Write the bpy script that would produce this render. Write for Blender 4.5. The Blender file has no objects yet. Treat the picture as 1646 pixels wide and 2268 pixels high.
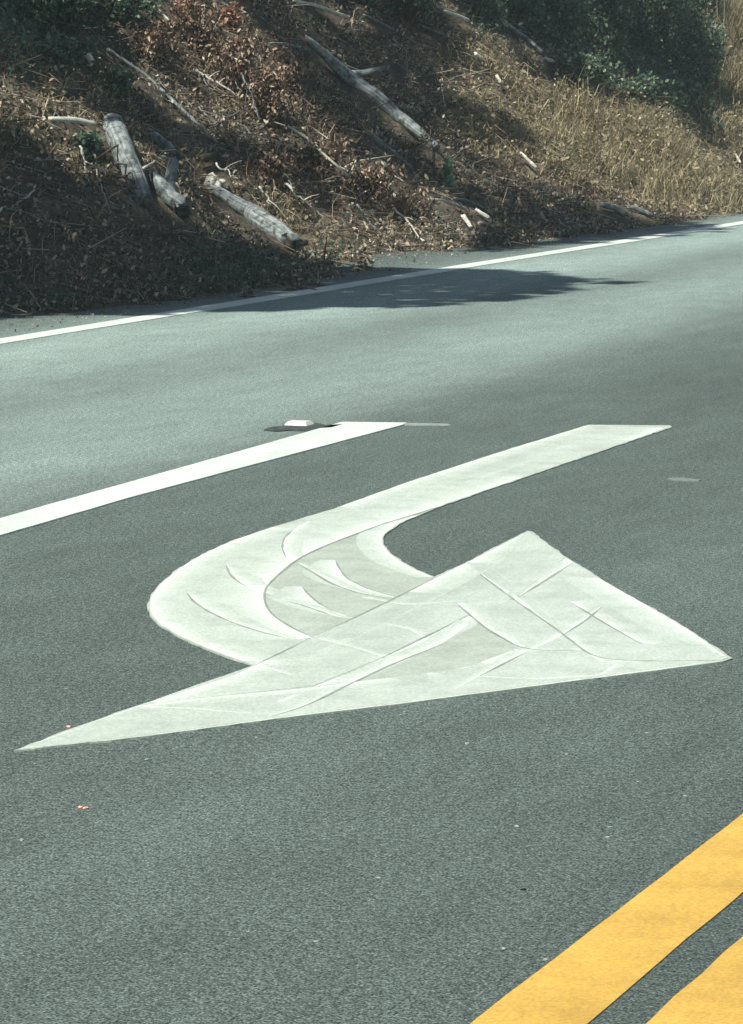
import bpy, math, random
import numpy as np
from mathutils import Vector
from mathutils.geometry import tessellate_polygon
SC = bpy.context.scene
C = SC.collection
rng = np.random.default_rng(7)
random.seed(7)

# ------------------------------------------------------------------ camera
# frame: X = across the road (hill on the negative side), Y = along the road, Z = up, metres
F, CX, CY, H, YH, VX = 8500.0, 823.0, 1134.0, 1.4, 125.0, 3820.0
PITCH = math.atan((CY - YH) / F)
def _cam(px, py):
    x = (px - CX) / F; y = (CY - py) / F
    return x, math.cos(PITCH) + y * math.sin(PITCH), -math.sin(PITCH) + y * math.cos(PITCH)
_a = _cam(VX, YH); YAW = math.atan2(_a[0], _a[1])
cd = bpy.data.cameras.new('camera'); cam = bpy.data.objects.new('camera', cd); C.objects.link(cam)
cam.location = (0, 0, H); cam.rotation_euler = (math.pi / 2 - PITCH, 0, YAW)
cd.sensor_fit = 'HORIZONTAL'; cd.sensor_width = 36; cd.lens = 36 * F / 1646.0
cd.clip_start = 0.1; cd.clip_end = 2000
SC.camera = cam

# ------------------------------------------------------------------ light
SUN_EL = math.radians(52)
SUN_AZ = math.radians(250)          # angle in the XY plane of the direction TOWARDS the sun (180 = straight over the hill, 270 = straight behind the viewer)
L = np.array([math.cos(SUN_AZ) * math.cos(SUN_EL), math.sin(SUN_AZ) * math.cos(SUN_EL), math.sin(SUN_EL)])
w = bpy.data.worlds.new('World'); SC.world = w; w.use_nodes = True
nt = w.node_tree; bg = nt.nodes['Background']
sky = nt.nodes.new('ShaderNodeTexSky'); sky.sky_type = 'NISHITA'; sky.sun_disc = False
sky.sun_elevation = SUN_EL; sky.sun_rotation = math.atan2(L[0], L[1])
nt.links.new(sky.outputs[0], bg.inputs[0]); bg.inputs[1].default_value = 0.05
sl = bpy.data.lights.new('sun', 'SUN'); sl.energy = 5.0; sl.angle = math.radians(0.5); sl.color = (1.0, 0.96, 0.87)
so = bpy.data.objects.new('sun', sl); C.objects.link(so); so.location = (0, 0, 30)
so.rotation_euler = Vector(L).to_track_quat('Z', 'Y').to_euler()
SC.view_settings.view_transform = 'Standard'; SC.view_settings.look = 'None'
SC.view_settings.exposure = 0.32; SC.view_settings.gamma = 1.0

# ------------------------------------------------------------------ projection helpers (photo coordinates on a 1646 x 2268 grid)
cY, sY = math.cos(YAW), math.sin(YAW)
def rd(px, py):
    x, f, z = _cam(px, py)
    return np.array([x * cY - f * sY, x * sY + f * cY, z])
def G(px, py, z=0.0):
    d = rd(px, py); t = (H - z) / -d[2]
    return (d[0] * t, d[1] * t)
def proj(P):
    P = np.asarray(P, float)
    u, v, z = P[..., 0], P[..., 1], P[..., 2] - H
    x = u * cY + v * sY; f = -u * sY + v * cY
    cp, sp = math.cos(PITCH), math.sin(PITCH)
    dep = f * cp - z * sp; up = f * sp + z * cp
    dep = np.where(np.abs(dep) < 1e-3, 1e-3, dep)
    return CX + F * x / dep, CY - F * up / dep
def inpoly(x, y, poly):
    x = np.asarray(x); y = np.asarray(y); r = np.zeros(x.shape, bool); n = len(poly)
    for i in range(n):
        x0, y0 = poly[i]; x1, y1 = poly[(i + 1) % n]
        c = ((y0 > y) != (y1 > y))
        with np.errstate(divide='ignore', invalid='ignore'):
            r ^= c & (x < (x1 - x0) * (y - y0) / (y1 - y0 + 1e-12) + x0)
    return r
# ------------------------------------------------------------------ noise
def _h(i, j, s):
    n = (i * 374761393 + j * 668265263 + s * 2147483647) & 0xffffffff
    n = ((n ^ (n >> 13)) * 1274126177) & 0xffffffff
    return ((n ^ (n >> 16)) & 0xffff) / 65535.0
def vn(x, y, s=0):
    x = np.asarray(x, float); y = np.asarray(y, float)
    i = np.floor(x).astype(np.int64); j = np.floor(y).astype(np.int64)
    a = x - i; b = y - j; a = a * a * (3 - 2 * a); b = b * b * (3 - 2 * b)
    return ((_h(i, j, s) * (1 - a) + _h(i + 1, j, s) * a) * (1 - b) + (_h(i, j + 1, s) * (1 - a) + _h(i + 1, j + 1, s) * a) * b) * 2 - 1
def toe(v):
    v = np.asarray(v, float)
    base = np.interp(v, [0, 18, 19, 20.3, 22, 23.8, 25.5, 27, 30, 34, 60, 300], [-8.6, -8.7, -8.62, -8.25, -8.12, -8.4, -8.9, -8.5, -8.45, -8.3, -8.1, -8.1])
    return base + 0.10 * vn(v * 0.9, v * 0, 3) + 0.05 * vn(v * 3.1, v * 0, 4)
def terr(u, v):
    u = np.asarray(u, float); v = np.asarray(v, float)
    d = toe(v) - u
    dd = np.clip(d, 0, None)
    s = 0.80 - 0.1 * vn(v * 0.25, 0 * v, 5)
    h = s * (np.sqrt(dd * dd + 0.30) - 0.5477)
    h = np.where(h > 8, 8 + (h - 8) * 0.12, h)
    a = np.clip(dd / 1.0, 0, 1)
    n = 0.20 * vn(u * 0.6 + 5, v * 0.45, 1) + 0.09 * vn(u * 1.7, v * 1.5, 2) + 0.05 * vn(u * 4.1, v * 4.1, 6) + 0.035 * vn(u * 9, v * 9, 7)
    return np.where(d > -0.35, -0.03 + h + a * n + 0.03 * np.clip((d + 0.35) / 0.35, 0, 1) * (1 + 0.8 * vn(u * 9, v * 5, 8)), -0.03)
def hit(px, py, lift=0.0):
    d = rd(px, py); t = np.arange(12, 90, 0.01)
    P = d[None, :] * t[:, None]; P[:, 2] += H
    hz = np.maximum(terr(P[:, 0], P[:, 1]), 0.0)
    k = np.nonzero(P[:, 2] <= hz)[0]
    k = k[0] if len(k) else len(t) - 1
    q = P[k].copy(); q[2] = hz[k] + lift
    return q
def pxm(q):      # metres per photo unit at point q
    return float(np.linalg.norm(np.array(q) - np.array([0, 0, H]))) / F

# ------------------------------------------------------------------ materials
def M(name, rough=0.8, spec=0.3):
    m = bpy.data.materials.new(name); m.use_nodes = True
    b = m.node_tree.nodes['Principled BSDF']; b.inputs['Roughness'].default_value = rough
    b.inputs['Specular IOR Level'].default_value = spec
    return m, m.node_tree, b
def node(nt, t, **k):
    n = nt.nodes.new(t)
    for a, v in k.items():
        if a.startswith('i_'): n.inputs[a[2:].replace('_', ' ')].default_value = v
        else: setattr(n, a, v)
    return n
def ramp(nt, src, stops, interp='LINEAR'):
    r = nt.nodes.new('ShaderNodeValToRGB'); e = r.color_ramp.elements; r.color_ramp.interpolation = interp
    while len(e) < len(stops): e.new(0.5)
    for k, (p, c) in enumerate(stops): e[k].position = p; e[k].color = (*c, 1) if len(c) == 3 else c
    nt.links.new(src, r.inputs[0]); return r.outputs[0]
def mix(nt, a, b, fac, mode='MIX'):
    m = nt.nodes.new('ShaderNodeMix'); m.data_type = 'RGBA'; m.blend_type = mode
    for s, v in ((m.inputs[6], a), (m.inputs[7], b), (m.inputs[0], fac)):
        if isinstance(v, (int, float)): s.default_value = v
        elif isinstance(v, tuple): s.default_value = (*v, 1)
        else: nt.links.new(v, s)
    return m.outputs[2]
def noise(nt, vec, scale, detail=3, rough=0.55):
    n = node(nt, 'ShaderNodeTexNoise', i_Scale=scale, i_Detail=detail, i_Roughness=rough)
    nt.links.new(vec, n.inputs['Vector']); return n.outputs['Fac']
def mapping(nt, vec, sc):
    m = nt.nodes.new('ShaderNodeMapping'); m.inputs['Scale'].default_value = sc; nt.links.new(vec, m.inputs[0]); return m.outputs[0]
def bump(nt, b, h, strength, dist):
    n = node(nt, 'ShaderNodeBump', i_Strength=strength, i_Distance=dist); nt.links.new(h, n.inputs['Height']); nt.links.new(n.outputs[0], b.inputs['Normal'])
def g(x): return (x, x, x)

def mat_asphalt():
    m, t, b = M('asphalt', 0.85, 0.15)
    P = node(t, 'ShaderNodeNewGeometry').outputs['Position']
    sx = node(t, 'ShaderNodeSeparateXYZ'); t.links.new(P, sx.inputs[0])
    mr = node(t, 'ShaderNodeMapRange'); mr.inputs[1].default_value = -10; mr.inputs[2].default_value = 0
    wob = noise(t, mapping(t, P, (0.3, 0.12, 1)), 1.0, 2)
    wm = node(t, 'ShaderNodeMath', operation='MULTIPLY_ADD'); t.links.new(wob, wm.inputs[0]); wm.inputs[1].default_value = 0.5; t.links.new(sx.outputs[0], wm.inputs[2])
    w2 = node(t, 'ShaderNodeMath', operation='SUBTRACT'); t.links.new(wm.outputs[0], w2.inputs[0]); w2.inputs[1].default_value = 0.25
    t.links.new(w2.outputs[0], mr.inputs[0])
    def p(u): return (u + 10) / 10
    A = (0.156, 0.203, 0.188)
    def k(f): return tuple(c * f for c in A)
    bands = ramp(t, mr.outputs[0], [(p(-9.2), k(0.60)), (p(-8.25), k(0.66)), (p(-7.75), k(1.80)), (p(-7.15), k(1.68)), (p(-6.5), k(0.92)), (p(-5.95), k(1.50)), (p(-5.4), k(1.32)), (p(-4.85), k(0.74)), (p(-4.2), k(0.60)), (p(-3.2), k(0.60)), (p(-2.6), k(0.68)), (p(-1.9), k(0.60)), (p(-1.45), k(0.42))], 'B_SPLINE')  # shoulder end is darkened in the base colour to deepen the shade there
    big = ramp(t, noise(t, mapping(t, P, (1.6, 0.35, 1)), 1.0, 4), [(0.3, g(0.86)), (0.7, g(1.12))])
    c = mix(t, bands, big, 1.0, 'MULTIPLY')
    mid = ramp(t, noise(t, mapping(t, P, (9, 3.0, 1)), 1.0, 5, 0.7), [(0.3, g(0.86)), (0.7, g(1.14))])
    c = mix(t, c, mid, 1.0, 'MULTIPLY')
    med = ramp(t, noise(t, P, 60, 3, 0.65), [(0.34, g(0.60)), (0.66, g(1.42))])
    c = mix(t, c, med, 1.0, 'MULTIPLY')
    fine = ramp(t, noise(t, P, 200, 3, 0.7), [(0.36, g(0.18)), (0.5, g(0.95)), (0.62, g(2.2))])
    c = mix(t, c, fine, 1.0, 'MULTIPLY')
    # sparse pale chips of aggregate
    v = node(t, 'ShaderNodeTexVoronoi', i_Scale=16.0); t.links.new(P, v.inputs['Vector'])
    chip = ramp(t, v.outputs['Distance'], [(0.05, g(1)), (0.08, g(0))])
    vs = node(t, 'ShaderNodeSeparateColor'); t.links.new(v.outputs['Color'], vs.inputs[0])
    sel = ramp(t, vs.outputs[0], [(0.90, g(0)), (0.93, g(1))])
    cm = mix(t, chip, sel, 1.0, 'MULTIPLY')
    c = mix(t, c, (0.42, 0.46, 0.42), cm)
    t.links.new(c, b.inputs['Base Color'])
    bump(t, b, noise(t, P, 220, 2, 0.6), 0.25, 0.003)
    return m
def mat_paint(name, col, col2, chipcol=None, sc=26):
    m, t, b = M(name, 0.62, 0.35)
    P = node(t, 'ShaderNodeNewGeometry').outputs['Position']
    c = mix(t, col, col2, ramp(t, noise(t, P, sc * 0.25, 4, 0.6), [(0.35, g(0)), (0.65, g(1))]))
    c = mix(t, c, ramp(t, noise(t, P, 140, 3, 0.7), [(0.32, g(0.80)), (0.6, g(1.10))]), 1.0, 'MULTIPLY')
    c = mix(t, c, ramp(t, noise(t, P, 7, 5, 0.65), [(0.30, g(0.86)), (0.5, g(1.0))]), 1.0, 'MULTIPLY')
    pit = ramp(t, noise(t, P, 95, 3, 0.75), [(0.27, g(1)), (0.33, g(0))])
    c = mix(t, c, (0.16, 0.18, 0.165), mix(t, pit, g(0.7), 1.0, 'MULTIPLY'))
    c = mix(t, c, ramp(t, noise(t, mapping(t, P, (5, 1.0, 1)), 1.0, 5, 0.7), [(0.3, g(0.85)), (0.6, g(1.03))]), 1.0, 'MULTIPLY')
    t.links.new(c, b.inputs['Base Color'])
    bump(t, b, noise(t, P, 130, 2), 0.25, 0.002)
    return m
def mat_leafy(name, stops, trans=0.35, rough=0.7):
    m = bpy.data.materials.new(name); m.use_nodes = True; t = m.node_tree
    out = t.nodes['Material Output']; b = t.nodes['Principled BSDF']; b.inputs['Roughness'].default_value = rough; b.inputs['Specular IOR Level'].default_value = 0.25
    gi = node(t, 'ShaderNodeNewGeometry')
    c = ramp(t, gi.outputs['Random Per Island'], stops)
    tr = node(t, 'ShaderNodeBsdfTranslucent'); mx = node(t, 'ShaderNodeMixShader'); mx.inputs[0].default_value = trans
    t.links.new(c, b.inputs['Base Color']); t.links.new(c, tr.inputs[0])
    t.links.new(b.outputs[0], mx.inputs[1]); t.links.new(tr.outputs[0], mx.inputs[2]); t.links.new(mx.outputs[0], out.inputs[0])
    return m
def mat_wood(name, dark, light, pale, grime=0.30):
    m, t, b = M(name, 0.85, 0.2)
    tc = node(t, 'ShaderNodeTexCoord').outputs['UV']
    P = node(t, 'ShaderNodeNewGeometry').outputs['Position']
    st = noise(t, mapping(t, tc, (14, 1.2, 1)), 1.6, 5, 0.65)
    c = ramp(t, st, [(0.30, dark), (0.5, light), (0.72, pale)])
    c = mix(t, c, ramp(t, noise(t, P, 18, 5, 0.7), [(0.38, g(grime)), (0.52, g(0.9)), (0.65, g(1.15))]), 1.0, 'MULTIPLY')
    t.links.new(c, b.inputs['Base Color']); bump(t, b, st, 0.7, 0.01)
    return m
def mat_soil():
    m, t, b = M('duff', 0.95, 0.1)
    P = node(t, 'ShaderNodeNewGeometry').outputs['Position']
    c = ramp(t, noise(t, P, 3.0, 6, 0.7), [(0.25, (0.045, 0.043, 0.035)), (0.5, (0.11, 0.095, 0.073)), (0.7, (0.26, 0.215, 0.155))])
    c = mix(t, c, ramp(t, noise(t, P, 38, 5, 0.7), [(0.3, g(0.45)), (0.5, g(1)), (0.7, g(1.7))]), 1.0, 'MULTIPLY')
    t.links.new(c, b.inputs['Base Color']); bump(t, b, noise(t, P, 30, 5, 0.7), 0.9, 0.03)
    return m
def mat_flat(name, col, rough=0.8, vary=0.25, sc=40):
    m, t, b = M(name, rough, 0.3)
    P = node(t, 'ShaderNodeNewGeometry').outputs['Position']
    c = mix(t, col, ramp(t, noise(t, P, sc, 4), [(0.3, g(1 - vary)), (0.7, g(1 + vary))]), 1.0, 'MULTIPLY')
    t.links.new(c, b.inputs['Base Color']); return m

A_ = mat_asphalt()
WL = mat_paint('line_white_paint', (0.76, 0.84, 0.78), (0.71, 0.79, 0.72))
FC, FC2, BC, BC2 = (0.560, 0.645, 0.575), (0.505, 0.590, 0.520), (0.80, 0.87, 0.80), (0.74, 0.82, 0.74)
WH = mat_paint('white_paint', FC, FC2)
WG = mat_paint('dull_white_paint', (0.49, 0.565, 0.49), (0.44, 0.51, 0.435))
SEAM = mat_paint('seam_grime', (0.26, 0.31, 0.27), (0.36, 0.42, 0.36))
def mat_feather():
    m, t, b = M('bead_rich_paint', 0.62, 0.35)
    P = node(t, 'ShaderNodeNewGeometry').outputs['Position']; uv = node(t, 'ShaderNodeTexCoord').outputs['UV']
    sx = node(t, 'ShaderNodeSeparateXYZ'); t.links.new(uv, sx.inputs[0])
    k = ramp(t, noise(t, P, 6.5, 4, 0.6), [(0.35, g(0)), (0.65, g(1))])
    f = ramp(t, sx.outputs[0], [(0.0, g(0.9)), (0.25, g(0.5)), (0.55, g(0.16)), (1.0, g(0))])
    c = mix(t, mix(t, FC, FC2, k), mix(t, BC, BC2, k), f)
    c = mix(t, c, ramp(t, noise(t, P, 140, 3, 0.7), [(0.32, g(0.80)), (0.6, g(1.10))]), 1.0, 'MULTIPLY')
    c = mix(t, c, ramp(t, noise(t, P, 7, 5, 0.65), [(0.30, g(0.86)), (0.5, g(1.0))]), 1.0, 'MULTIPLY')
    t.links.new(c, b.inputs['Base Color']); return m
WF = mat_feather()
YE = mat_paint('yellow_paint', (0.74, 0.47, 0.10), (0.62, 0.39, 0.085))
SOIL = mat_soil()
GRAYW = mat_wood('weathered_wood', (0.09, 0.105, 0.11), (0.28, 0.32, 0.32), (0.52, 0.57, 0.55))
PALEW = mat_wood('bleached_wood', (0.50, 0.49, 0.42), (0.74, 0.74, 0.64), (0.86, 0.86, 0.78), 0.7)
DARKW = mat_wood('rotten_wood', (0.02, 0.018, 0.014), (0.05, 0.042, 0.032), (0.10, 0.08, 0.06))
BROWNW = mat_wood('brown_twig', (0.07, 0.05, 0.03), (0.16, 0.115, 0.075), (0.30, 0.22, 0.15))
BARK = mat_wood('bark', (0.05, 0.035, 0.025), (0.12, 0.085, 0.06), (0.2, 0.15, 0.11))
LITTER = mat_leafy('leaf_litter', [(0, (0.03, 0.03, 0.026)), (0.35, (0.11, 0.10, 0.08)), (0.6, (0.32, 0.27, 0.20)), (0.83, (0.64, 0.55, 0.41)), (0.9, (0.46, 0.31, 0.22)), (0.94, (0.40, 0.38, 0.31)), (1, (0.88, 0.86, 0.74))], 0.25)
DRYG = mat_leafy('dry_grass', [(0, (0.10, 0.098, 0.06)), (0.4, (0.27, 0.24, 0.145)), (0.75, (0.47, 0.40, 0.25)), (1, (0.72, 0.62, 0.42))], 0.35)
OLIVE = mat_leafy('olive_grass', [(0, (0.04, 0.065, 0.055)), (0.5, (0.10, 0.14, 0.115)), (1, (0.24, 0.28, 0.20))], 0.35)
BRUSH = mat_leafy('dead_brush', [(0, (0.035, 0.026, 0.022)), (0.45, (0.14, 0.095, 0.068)), (0.8, (0.42, 0.30, 0.215)), (1, (0.76, 0.64, 0.48))], 0.25)
RUST = mat_leafy('rust_leaves', [(0, (0.22, 0.11, 0.07)), (0.5, (0.48, 0.29, 0.21)), (1, (0.66, 0.46, 0.34))], 0.4)
GREEN = mat_leafy('green_leaves', [(0, (0.035, 0.07, 0.055)), (0.5, (0.095, 0.16, 0.115)), (0.9, (0.20, 0.28, 0.18)), (1, (0.50, 0.58, 0.36))], 0.35, 0.5)
LIME = mat_leafy('lime_leaves', [(0, (0.20, 0.34, 0.08)), (1, (0.42, 0.55, 0.14))], 0.5, 0.5)
VINE = mat_leafy('vine_leaves', [(0, (0.12, 0.24, 0.14)), (0.7, (0.26, 0.44, 0.27)), (1, (0.5, 0.66, 0.46))], 0.4, 0.45)
TREEL = mat_leafy('tree_leaves', [(0, (0.03, 0.06, 0.025)), (1, (0.08, 0.12, 0.04))], 0.15)
STONE = mat_flat('stone', (0.36, 0.36, 0.33))
PAD = mat_flat('bitumen_adhesive', (0.06, 0.075, 0.072), 0.9, 0.5)

# ------------------------------------------------------------------ mesh helpers
def link(name, me, m, parent=None):
    o = bpy.data.objects.new(name, me); C.objects.link(o)
    if m and not me.materials: me.materials.append(m)
    if parent: o.parent = parent; o.matrix_parent_inverse.identity()
    return o
def tag(o, label, cat, group=None):
    o['label'] = label; o['category'] = cat
    if group: o['group'] = group
    return o
def empty(name, loc=(0, 0, 0)):
    o = bpy.data.objects.new(name, None); C.objects.link(o); o.location = loc; o.empty_display_size = 0.1; return o
def npmesh(name, V, Fc):
    """V (n,3), Fc (m,k) fixed-size faces"""
    me = bpy.data.meshes.new(name); V = np.asarray(V, np.float32); Fc = np.asarray(Fc, np.int32); k = Fc.shape[1]
    me.vertices.add(len(V)); me.vertices.foreach_set('co', V.ravel())
    me.loops.add(Fc.size); me.loops.foreach_set('vertex_index', Fc.ravel())
    me.polygons.add(len(Fc)); me.polygons.foreach_set('loop_start', np.arange(0, Fc.size, k, dtype=np.int32))
    me.update(calc_edges=True); me.validate(); return me
def smooth(me):
    me.polygons.foreach_set('use_smooth', [True] * len(me.polygons)); me.update()
def place_local(V, origin): return np.asarray(V) - np.asarray(origin)[None, :]
def prism(name, pts, z0, z1, m, parent=None):
    pts = [(float(a), float(b)) for a, b in pts]
    n = len(pts); tri = tessellate_polygon([[Vector((x, y, 0)) for x, y in pts]])
    ar = sum(pts[i][0] * pts[(i + 1) % n][1] - pts[(i + 1) % n][0] * pts[i][1] for i in range(n))
    V = [(x, y, z1) for x, y in pts] + [(x, y, z0) for x, y in pts]; Fs = []
    for a, b, c in tri:
        s = (pts[b][0] - pts[a][0]) * (pts[c][1] - pts[a][1]) - (pts[b][1] - pts[a][1]) * (pts[c][0] - pts[a][0])
        Fs.append((a, b, c) if s > 0 else (a, c, b))
    for i in range(n):
        j = (i + 1) % n
        Fs.append((i, i + n, j + n, j) if ar > 0 else (j, j + n, i + n, i))
    me = bpy.data.meshes.new(name); me.from_pydata(V, [], Fs); me.update()
    return link(name, me, m, parent)
def densify(pts, step=0.05, jit=0.0025):
    out = []; n = len(pts)
    for i in range(n):
        a = np.array(pts[i]); b = np.array(pts[(i + 1) % n]); k = max(1, int(np.linalg.norm(b - a) / step))
        for q in range(k):
            p = a + (b - a) * q / k
            if q: p = p + rng.normal(0, jit, 2)
            out.append(tuple(p))
    return out
def tube_arrays(P, R, sides=8, rough=0.0, seed=0, vo=0):
    P = np.asarray(P, float); n = len(P); V = []; Fs = []; UV = []
    T = np.gradient(P, axis=0); T /= np.linalg.norm(T, axis=1)[:, None] + 1e-9
    up = np.array([0.1, 0.2, 1.0]); prev = None; Ls = np.concatenate([[0], np.cumsum(np.linalg.norm(np.diff(P, axis=0), axis=1))])
    for i in range(n):
        a = np.cross(T[i], up) if prev is None else prev - T[i] * np.dot(prev, T[i])
        if np.linalg.norm(a) < 1e-4: a = np.cross(T[i], [1, 0, 0])
        a /= np.linalg.norm(a); prev = a; b = np.cross(T[i], a)
        for s in range(sides):
            th = 2 * math.pi * s / sides
            r = R[i] * (1 + rough * float(vn(math.cos(th) * 1.1 + seed, math.sin(th) * 1.1 + i * 0.33 + seed, 11)) + 0.4 * rough * float(vn(math.cos(th) * 2.6 + seed, math.sin(th) * 2.6 + i * 0.9, 12)))
            q = P[i] + r * (a * math.cos(th) + b * math.sin(th))
            if i in (0, n - 1) and R[i] > 0.015: q = q + T[i] * R[i] * 1.1 * float(vn(math.cos(th) * 2.5 + seed + i, math.sin(th) * 2.5, 17)) * (1 if i else -1)
            V.append(q)
    for i in range(n - 1):
        for s in range(sides):
            t2 = (s + 1) % sides
            Fs.append((vo + i * sides + s, vo + i * sides + t2, vo + (i + 1) * sides + t2, vo + (i + 1) * sides + s))
            UV.append([(s / sides, Ls[i]), ((s + 1) / sides, Ls[i]), ((s + 1) / sides, Ls[i + 1]), (s / sides, Ls[i + 1])])
    for e, i in ((0, 0), (1, n - 1)):
        c = len(V); V.append(P[i] - (T[i] * (-1 if e == 0 else 1)) * R[i] * (0.5 if R[i] > 0.015 else -0.1))
        for s in range(sides):
            t2 = (s + 1) % sides; q = (vo + i * sides + s, vo + i * sides + t2, vo + c)
            Fs.append(q if e == 1 else (q[1], q[0], q[2])); UV.append([(s / sides, 0), (s / sides, 0.02), (0.5, 0.03)])
    return V, Fs, UV
def tubes(name, specs, m, parent=None, origin=(0, 0, 0), sides=8, rough=0.12):
    V = []; Fs = []; UV = []
    for k, (P, R) in enumerate(specs):
        v, f, uv = tube_arrays(P, R, sides, rough, k * 7.3 + len(P), len(V)); V += v; Fs += f; UV += uv
    V = place_local(np.array(V), origin)
    me = bpy.data.meshes.new(name); me.from_pydata([tuple(x) for x in V], [], Fs); me.update()
    lay = me.uv_layers.new(name='uv'); k = 0
    for uv in UV:
        for c in uv: lay.data[k].uv = c; k += 1
    smooth(me); return link(name, me, m, parent)
def resample(pts, n, wob=0.0, seed=0):
    P = np.asarray(pts, float); s = np.concatenate([[0], np.cumsum(np.linalg.norm(np.diff(P, axis=0), axis=1))]); q = np.linspace(0, s[-1], n)
    O = np.stack([np.interp(q, s, P[:, k]) for k in range(P.shape[1])], 1)
    if wob:
        for k in range(3): O[1:-1, k] += wob * vn(np.arange(n)[1:-1] * 0.8 + seed, np.zeros(n - 2) + k * 5 + seed, 21)
    return O
def leaves(N, centers, size, aspect=0.55, droop=0.3, normal_up=0.4, pts=6):
    """folded leaf shapes (two quads sharing the midrib) at centers (N,3); returns V,F(quads)"""
    d = rng.normal(size=(N, 3)); d[:, 2] -= droop; d /= np.linalg.norm(d, axis=1)[:, None]
    n = rng.normal(size=(N, 3)); n[:, 2] += normal_up * 2
    s = np.cross(d, n); s /= np.linalg.norm(s, axis=1)[:, None] + 1e-9; n = np.cross(s, d)
    l = size * rng.uniform(0.6, 1.35, N); l = l[:, None]; wd = l * aspect * 0.5
    c = centers
    p0 = c; p3 = c + d * l
    a1 = c + d * l * 0.33 + s * wd + n * l * 0.12; a2 = c + d * l * 0.72 + s * wd * 0.75 + n * l * 0.06
    b1 = c + d * l * 0.33 - s * wd + n * l * 0.12; b2 = c + d * l * 0.72 - s * wd * 0.75 + n * l * 0.06
    V = np.stack([p0, a1, a2, p3, b2, b1], 1).reshape(-1, 3)
    i = np.arange(N)[:, None] * 6
    Fq = np.concatenate([i + np.array([[0, 1, 2, 3]]), i + np.array([[0, 3, 4, 5]])], 0)
    return V, Fq
def blades(N, base, height, width, lean=0.35, bend=0.35, dirbias=None):
    az = rng.uniform(0, 2 * math.pi, N); h = height * rng.uniform(0.45, 1.3, N)
    ln = lean * rng.uniform(0, 1, N) ; d = np.stack([np.cos(az), np.sin(az), np.zeros(N)], 1)
    if dirbias is not None: d = d + np.asarray(dirbias)[None]; d /= np.linalg.norm(d, axis=1)[:, None] + 1e-9
    az2 = rng.uniform(0, 2 * math.pi, N); s = np.stack([np.cos(az2), np.sin(az2), np.zeros(N)], 1) * (width * rng.uniform(0.6, 1.4, N))[:, None]
    z = np.array([0, 0, 1.0])[None]; hh = h[:, None]
    m = base + z * hh * 0.55 + d * hh * ln[:, None] * 0.5
    tip = base + z * hh * (1 - bend * ln[:, None]) + d * hh * (ln[:, None] * 1.1 + bend * 0.3)
    V = np.stack([base - s / 2, base + s / 2, m + s * 0.4, m - s * 0.4, tip + s * 0.06, tip - s * 0.06], 1).reshape(-1, 3)
    i = np.arange(N)[:, None] * 6
    return V, np.concatenate([i + np.array([[0, 1, 2, 3]]), i + np.array([[3, 2, 4, 5]])], 0)
def cat(lst):
    V = []; Fs = []; o = 0
    for v, f in lst: V.append(v); Fs.append(f + o); o += len(v)
    return np.concatenate(V), np.concatenate(Fs)

# ------------------------------------------------------------------ ground, hill and road
def axis(segs):
    out = []
    for a, b, st in segs: out += list(np.arange(a, b - 1e-6, st))
    out.append(segs[-1][1]); return np.array(out)
us = axis([(-400, -40, 40), (-40, -16, 2.0), (-16, -12.5, 0.25), (-12.5, -8.0, 0.045), (-8.0, -7.5, 0.25), (-7.5, 20, 5), (20, 400, 38)])
vs = axis([(-300, -20, 40), (-20, 8, 2), (8, 17, 0.3), (17, 44, 0.06), (44, 60, 0.4), (60, 120, 3), (120, 900, 60)])
U, Vv = np.meshgrid(us, vs, indexing='ij'); Z = terr(U, Vv)
nu, nv = U.shape; idx = np.arange(nu * nv).reshape(nu, nv)
Fg = np.stack([idx[:-1, :-1], idx[1:, :-1], idx[1:, 1:], idx[:-1, 1:]], -1).reshape(-1, 4)
gm = npmesh('hillside', np.stack([U, Vv, Z], -1).reshape(-1, 3), Fg); smooth(gm)
go = link('hillside', gm, SOIL); go['kind'] = 'structure'
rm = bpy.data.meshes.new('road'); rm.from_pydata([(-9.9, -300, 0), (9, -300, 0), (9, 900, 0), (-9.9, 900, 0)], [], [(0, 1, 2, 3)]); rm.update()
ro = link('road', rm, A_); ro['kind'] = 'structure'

# ------------------------------------------------------------------ painted lines
def strip(name, left, right, z, m, label, cat_, group=None):
    pts = densify(list(left) + list(right)[::-1], 0.15, 0.0012)
    return tag(prism(name, pts, -0.004, z, m), label, cat_, group)
S = H / 1.3
ev = [(-7.51, -5), (-7.49, 16), (-7.455, 20), (-7.43, 23), (-7.37, 26), (-7.30, 30), (-7.1, 36), (-6.3, 50), (-4, 75)]
strip('edge_line', [((u) * S, v * S) for u, v in ev], [((u + 0.145) * S, v * S) for u, v in ev], 0.004, WL,
      'thin solid white edge line beside the foot of the hillside, partly in tree shade', 'road marking')
strip('lane_line', [G(-500, 1292.7), G(0, 1151), G(161, 1105.5), G(530, 1002), G(757, 936.8)], [G(-700, 1385), G(0, 1188.7), G(293, 1103), G(801, 967.6), G(891, 943.6), G(902, 938.5)], 0.005, WL,
      'broad solid white lane line above the turn arrow, ending beside the small white marker', 'road marking')
def yl(pa, pb, wa, z, label):
    a0, a1 = np.array(G(*pa)), np.array(G(*pb)); d = (a1 - a0) / np.linalg.norm(a1 - a0)
    s, e = a0 - d * 12, a1 + d * 40
    n = np.array([d[1], -d[0]])
    strip('centre_line', [tuple(s), tuple(e)], [tuple(s + n * wa), tuple(e + n * wa)], z - 0.0025, YE, label, 'road marking')
yl((1045.7, 2268), (1646, 1804.5), 0.160, 0.005, 'yellow centre line nearer the arrow, the upper of the two yellow stripes')
yl((1433.2, 2268), (1646, 2077.0), 0.160, 0.005, 'yellow centre line cut by the bottom right corner, the lower of the two yellow stripes')

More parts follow.
